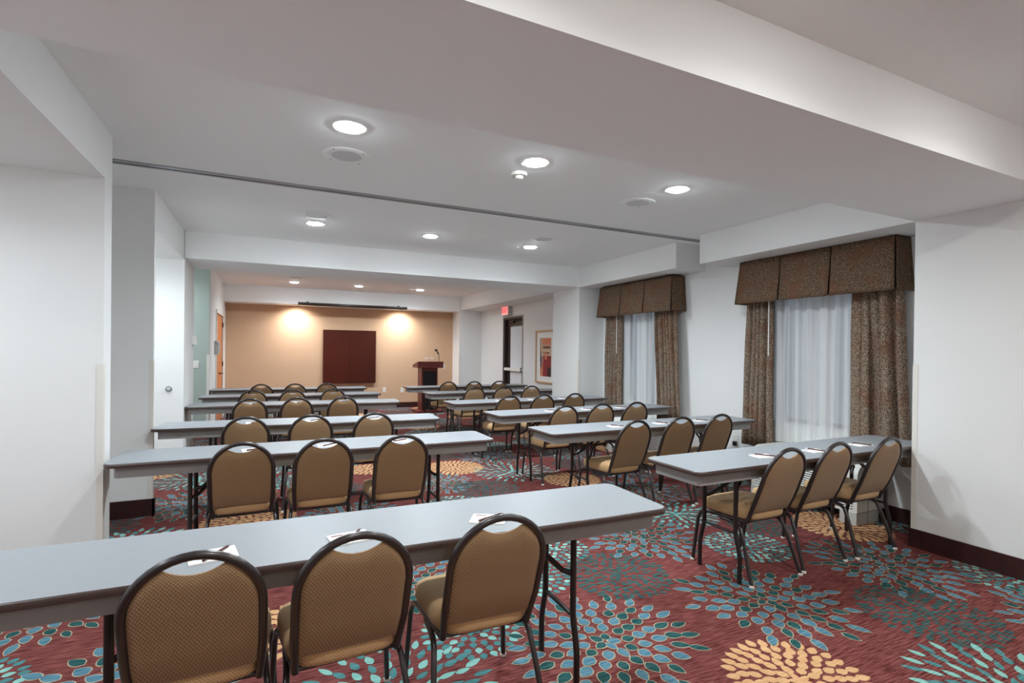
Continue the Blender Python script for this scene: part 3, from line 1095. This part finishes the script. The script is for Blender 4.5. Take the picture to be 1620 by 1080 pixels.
def make_table():
    r = empty('folding_table')
    # core slab with a rounded brown edge band and a grey laminate face
    b = MB()
    n_, st = 0, []
    prof = [(-.012, -.026), (-.002, -.024), (.0, -.013), (-.002, -.003), (-.006, -.0004)]
    K = None
    for (off, z) in prof:
        pts = rrect(TL / 2 + off, TW / 2 + off, .055 + off, 6)
        K = len(pts)
        b.v += [(p[0], p[1], TZ + z) for p in pts]
    for i in range(len(prof) - 1):
        for k in range(K):
            k2 = (k + 1) % K
            b.f.append((i * K + k, i * K + k2, (i + 1) * K + k2, (i + 1) * K + k))
    b.f.append(tuple(reversed(range(K))))
    b.f.append(tuple((len(prof) - 1) * K + k for k in range(K)))
    b.m = [0] * len(b.f)
    b.build('edge_band', M['edge'], r, smooth=True, angle=50)
    MB().prism(rrect(TL / 2 - .007, TW / 2 - .007, .048, 6), TZ - .004, TZ, 0).build('tabletop', M['top'], r)
    # apron frame
    b = MB()
    o_, i_ = rrect(TL / 2 - .046, TW / 2 - .046, .028, 4), rrect(TL / 2 - .062, TW / 2 - .062, .018, 4)
    K = len(o_)
    for pts in (o_, i_):
        for z in (TZ - .092, TZ - .026):
            b.v += [(p[0], p[1], z) for p in pts]
    for k in range(K):
        j = (k + 1) % K
        b.f += [(k, j, K + j, K + k), (2 * K + k, 3 * K + k, 3 * K + j, 2 * K + j), (k, 2 * K + k, 2 * K + j, j), (K + k, K + j, 3 * K + j, 3 * K + k)]
    b.m = [0] * len(b.f)
    b.build('apron', M['apron'], r, smooth=True, angle=40)
    for s in (-1, 1):
        x = s * (TL / 2 - .425)
        for q in (-1, 1):
            MB().tube([(x, q * .125, TZ - .05), (x, q * .125, .31), (x, q * .13, .28), (x, q * .152, .20), (x, q * .16, .16), (x, q * .16, 0)],
                      .0135, seg=10).build('leg', M['bmetal'], r, smooth=True)
        MB().tube([(x, -.125, .30), (x, .125, .30)], .0095, seg=8).build('cross_bar', M['bmetal'], r, smooth=True)
        MB().tube([(x, -.13, TZ - .05), (x, .13, TZ - .05)], .011, seg=8).tube([(x - s * .33, -.04, TZ - .045), (x - s * .33, .04, TZ - .045)], .009, seg=8).build('hinge_bar', M['bmetal'], r, smooth=True)
        b = MB()
        for q in (-1, 1):
            b.tube([(x, q * .12, .475), (x - s * .04, q * .10, .49), (x - s * .10, q * .05, .55), (x - s * .17, q * .03, .605), (x - s * .33, q * .03, TZ - .045)], .009, .012, seg=8)
        b.build('folding_brace', M['bmetal'], r, smooth=True)
    return r


# local axes of the tables: front-left corner x, y and rotation from the photograph
SIDES = {'L': 'left of the aisle', 'R': 'right of the aisle'}
ORD = ['nearest', 'second', 'third', 'fourth', 'fifth', 'farthest']
TAB = {'L': [(1.60, 1.722, 1.786), (1.58, 3.604, 3.643), (1.565, 4.90, 5.07), (1.575, 6.67, 6.85), (1.57, 7.99, 8.05), (1.57, 9.25, 9.40)],
       'R': [(2.20, 2.158, 2.176), (2.09, 3.636, 3.655), (2.16, 4.873, 4.945), (2.11, 6.17, 6.25), (2.24, 7.727, 7.77), (2.245, 9.06, 9.14)]}
tables = {}
tp = make_table()
first = True
for side_ in ('L', 'R'):
    for i, (xe, ya, yb) in enumerate(TAB[side_]):
        if side_ == 'L':
            xc = xe - TL / 2
            rz = atan2(ya - yb, TL)
        else:
            xc = xe + TL / 2
            rz = atan2(yb - ya, TL)
        yc = (ya + yb) / 2 + TW / 2
        tt = tp if first else copy_tree(tp)
        first = False
        tt.location = (xc, yc, 0)
        tt.rotation_euler = (0, 0, rz)
        tables[(side_, i)] = (xc, yc, rz)
        tag(tt, 'long narrow grey folding table with brown edge, %s row %s' % (ORD[i], SIDES[side_]), 'table', 'grey training tables')


# ------------------------------------------------------------------ chairs
def yprof(z):
    P_ = [(.36, -.15), (.45, -.188), (.52, -.22), (.66, -.272), (.74, -.298), (.80, -.314), (.86, -.322)]
    for (z0, a), (z1, b_) in zip(P_, P_[1:]):
        if z <= z1:
            return a + (b_ - a) * (z - z0) / (z1 - z0)
    return P_[-1][1]


def make_chair():
    r = empty('banquet_chair')
    Z0, H = .66, .18
    Wf = .176

    def wd(z):
        if z < .5:
            return .166 + (Wf - .166) * (z - .36) / .14
        return Wf
    # arched back frame
    pts = []
    for k in range(8):
        z = .365 + (Z0 - .365) * k / 8
        pts.append((-wd(z), yprof(z), z))
    for k in range(21):
        a = pi - pi * k / 20
        z = Z0 + H * sin(a)
        pts.append((Wf * cos(a), yprof(z), z))
    for k in range(7, -1, -1):
        z = .365 + (Z0 - .365) * k / 8
        pts.append((wd(z), yprof(z), z))
    MB().tube(pts, .0128, .0125, up=(0, 1, 0), seg=12).build('back_frame', M['metal'], r, smooth=True, angle=60)
    # padded back panel
    zb = .422
    Wp, Hp = Wf - .012, H - .012
    NU, NV = 28, 22
    xn = .47

    def ztop(a):
        arch = Z0 + Hp * sqrt(max(0, 1 - a * a))
        if abs(a) < xn:
            e = Z0 + Hp * sqrt(1 - xn * xn)
            t_ = a / xn
            return e - .026 * (1 - t_ * t_)
        return arch

    def pt(u, v, sgn):
        a = -cos(pi * u)
        a = .55 * a + .45 * (2 * u - 1)
        zz0 = zb + .006 * (a ** 4)
        z = zz0 + (ztop(a) - zz0) * v
        x = a * (wd(z) - .012)
        ed = (1 - abs(a) ** 6) * (1 - abs(2 * v - 1) ** 8)
        yc = yprof(z)
        if sgn > 0:
            y = yc + .004 + .030 * ed ** .6
        else:
            y = yc - .004 - .012 * ed ** .6
        return (x, y, z)
    b = MB()
    b.grid(lambda u, v: pt(u, v, 1), NU, NV)
    o0 = len(b.v)
    b.grid(lambda u, v: pt(u, v, -1), NU, NV)
    W_ = NU + 1
    border = [i for i in range(NU + 1)] + [j * W_ + NU for j in range(1, NV + 1)] + [NV * W_ + i for i in range(NU - 1, -1, -1)] + [j * W_ for j in range(NV - 1, 0, -1)]
    for k in range(len(border)):
        a_, c_ = border[k], border[(k + 1) % len(border)]
        b.f.append((a_, c_, o0 + c_, o0 + a_))
        b.m.append(0)
    b.build('backrest', M['fabb'], r, smooth=True, angle=55)
    # seat cushion: stacked super-ellipse sections
    b = MB()
    secs = [(.374, .90), (.380, .965), (.395, 1.0), (.420, 1.0), (.438, .975), (.452, .92), (.460, .80), (.465, .55), (.467, .25), (.4672, .03)]
    K = 44
    for (z, s) in secs:
        for k in range(K):
            a = 2 * pi * k / K
            e = 2 / 4.6
            cx_ = math.copysign(abs(cos(a)) ** e, cos(a))
            sy_ = math.copysign(abs(sin(a)) ** e, sin(a))
            hw_ = .200 + .020 * sy_
            inset = (1 - s)
            x = cx_ * (hw_ * (1 - inset))
            y = .016 + sy_ * .200 * (1 - inset)
            zz = z + (.004 if sy_ < -.5 else 0) * (1 if z > .44 else 0) - (.010 * max(0, sy_) if z > .44 else 0)
            b.v.append((x, y, zz))
    for i in range(len(secs) - 1):
        for k in range(K):
            k2 = (k + 1) % K
            b.f.append((i * K + k, i * K + k2, (i + 1) * K + k2, (i + 1) * K + k))
    b.f.append(tuple(reversed(range(K))))
    b.f.append(tuple((len(secs) - 1) * K + k for k in range(K)))
    b.m = [0] * len(b.f)
    b.build('seat', M['fab'], r, smooth=True, angle=60)
    # legs
    for s in (-1, 1):
        lg = MB().tube([(s * .228, .236, .010), (s * .219, .222, .16), (s * .212, .206, .30), (s * .205, .188, .342), (s * .198, .15, .360),
                        (s * .186, .05, .362), (s * .174, -.06, .362), (s * .166, -.145, .364)], .0112, .0128, up=(0, 1, 0), seg=10).build('leg', M['metal'], r, smooth=True, angle=60)
        MB().lathe([(.010, 0), (.0145, .001), (.0145, .012), (.011, .016)], (s * .2285, .237, 0), seg=14).build('foot_glide', M['glide'], lg, smooth=True)
        lg = MB().tube([(s * .222, -.236, .010), (s * .212, -.198, .12), (s * .200, -.158, .24), (s * .192, -.125, .315), (s * .188, -.095, .336),
                        (s * .186, -.04, .344), (s * .185, .04, .345)], .0112, .0128, up=(0, 1, 0), seg=10).build('leg', M['metal'], r, smooth=True, angle=60)
        MB().lathe([(.010, 0), (.0145, .001), (.0145, .012), (.011, .016)], (s * .2225, -.237, 0), seg=14).build('foot_glide', M['glide'], lg, smooth=True)
    MB().tube([(-.19, .10, .352), (.19, .10, .352)], .009, seg=8).build('seat_frame', M['metal'], r, smooth=True)
    MB().tube([(-.172, -.12, .355), (.172, -.12, .355)], .009, seg=8).build('seat_frame', M['metal'], r, smooth=True)
    return r


def make_pad():
    p = empty('notepad')
    MB().box(-.070, .070, -.054, .054, 0, .005).build('paper_block', M['paper'], p)
    MB().box(-.058, -.016, .030, .040, .005, .0052).build('printed_mark', M['ink'], p)
    return p


def make_pen():
    p = empty('pen')
    MB().tube([(-.066, 0, .0045), (.055, 0, .0045)], .0043, seg=10).build('barrel', M['pen'], p, smooth=True)
    MB().tube([(.055, 0, .0045), (.064, 0, .0045), (.07, 0, .0045)], .0022, seg=8).build('tip', M['pentip'], p, smooth=True)
    MB().box(-.066, -.03, -.001, .001, .0088, .010).build('clip', M['pentip'], p)
    return p


CH = {'L': [[(-.187, 1.662), (.253, 1.638), (.738, 1.617)], [(-.15, 3.498), (.32, 3.457), (.815, 3.423)], [(-.18, 4.80), (.327, 4.76), (.861, 4.72)],
            [(-.205, 6.52), (.29, 6.52), (.81, 6.48)], [(-.21, 7.83), (.288, 7.78), (.83, 7.80)], [(-.13, 9.09), (.37, 9.08), (.865, 9.07)]],
      'R': [[(2.872, 2.083), (3.369, 2.098), (3.926, 2.089)], [(2.812, 3.448), (3.345, 3.486), (3.86, 3.51)], [(2.85, 4.67), (3.345, 4.70), (3.84, 4.72)],
            [(2.80, 5.97), (3.30, 5.97), (3.81, 6.0)], [(2.93, 7.54), (3.43, 7.53), (3.93, 7.52)], [(2.955, 8.94), (3.455, 8.93), (3.955, 8.92)]]}
POS = ['left', 'middle', 'right']
ROT = {('L', 0, 0): .02, ('L', 0, 1): .03, ('L', 0, 2): -.05, ('L', 1, 0): .02, ('L', 1, 2): -.04, ('R', 0, 0): 0, ('R', 0, 1): .015, ('R', 0, 2): .0,
       ('R', 1, 0): .03, ('R', 2, 0): .01}
SZ = {'L': 'left', 'R': 'right'}
cp, pp, pe = make_chair(), make_pad(), make_pen()
first = True
rnd = random.Random(5)
for side_ in ('L', 'R'):
    for i, row in enumerate(CH[side_]):
        xc, yc, rz = tables[(side_, i)]
        for j, (x, y) in enumerate(row):
            yt_front = yc - TW / 2 + (x - xc) * math.tan(rz)
            a = ROT.get((side_, i, j), rnd.uniform(-.02, .02))
            c_ = cp if first else copy_tree(cp)
            # the measured point is the top of the back, .32 behind the seat centre
            c_.location = (x - .32 * sin(a), y + .32 * cos(a), 0)
            c_.rotation_euler = (0, 0, a)
            wh = '%s chair, %s row %s' % (POS[j], ORD[i], SIDES[side_])
            tag(c_, 'tan upholstered banquet chair, %s' % wh, 'chair', 'tan banquet chairs')
            p_ = pp if first else copy_tree(pp)
            e_ = pe if first else copy_tree(pe)
            first = False
            ja = rnd.uniform(-.12, .12)
            px = x + .055
            py = yc - .05 + (px - xc) * math.tan(rz) - .01
            if side_ == 'L' and i == 0:
                px, py, ja = ((-.165, 1.92, .18), (.265, 1.905, .14), (.80, 1.895, -.55))[j]
            if side_ == 'R' and i == 0:
                px, py, ja = ((2.96, 2.345, -.14), (3.47, 2.33, -.1), (4.03, 2.355, -.1))[j]
            p_.location = (px, py, TZ)
            p_.rotation_euler = (0, 0, ja)
            tag(p_, 'white notepad on the %s table %s, at its %s seat' % (ORD[i], SIDES[side_], POS[j]), 'notepad', 'notepads on the tables')
            e_.location = (px + .012, py + .002, TZ + .005)
            e_.rotation_euler = (0, 0, ja + (2.1 if side_ == 'R' else .75) + rnd.uniform(-.2, .2))
            tag(e_, 'dark pen at the %s seat, %s table %s' % (POS[j], ORD[i], SIDES[side_]), 'pen', 'pens on the notepads')

# ------------------------------------------------------------------ camera
yaw, pitch, roll, F, CYP, CH_ = 0.4418, -0.0036, 0.0112, 808.1651, 558.0748, 1.42
d = Vector((sin(yaw) * cos(pitch), cos(yaw) * cos(pitch), sin(pitch)))
r0 = Vector((cos(yaw), -sin(yaw), 0))
u0 = r0.cross(d)
r = r0 * cos(roll) + u0 * sin(roll)
u = -r0 * sin(roll) + u0 * cos(roll)
cam = bpy.data.cameras.new('camera')
co = bpy.data.objects.new('camera', cam)
COL.objects.link(co)
m3 = Matrix((r, u, -d)).transposed()
co.matrix_world = Matrix.Translation((0, 0, CH_)) @ m3.to_4x4()
cam.sensor_width = 36.0
cam.lens = F / 1620 * 36.0
cam.shift_y = (CYP - 540.0) / 1620.0
cam.clip_start = 0.05
SC.camera = co
SC.view_settings.exposure = 0.34
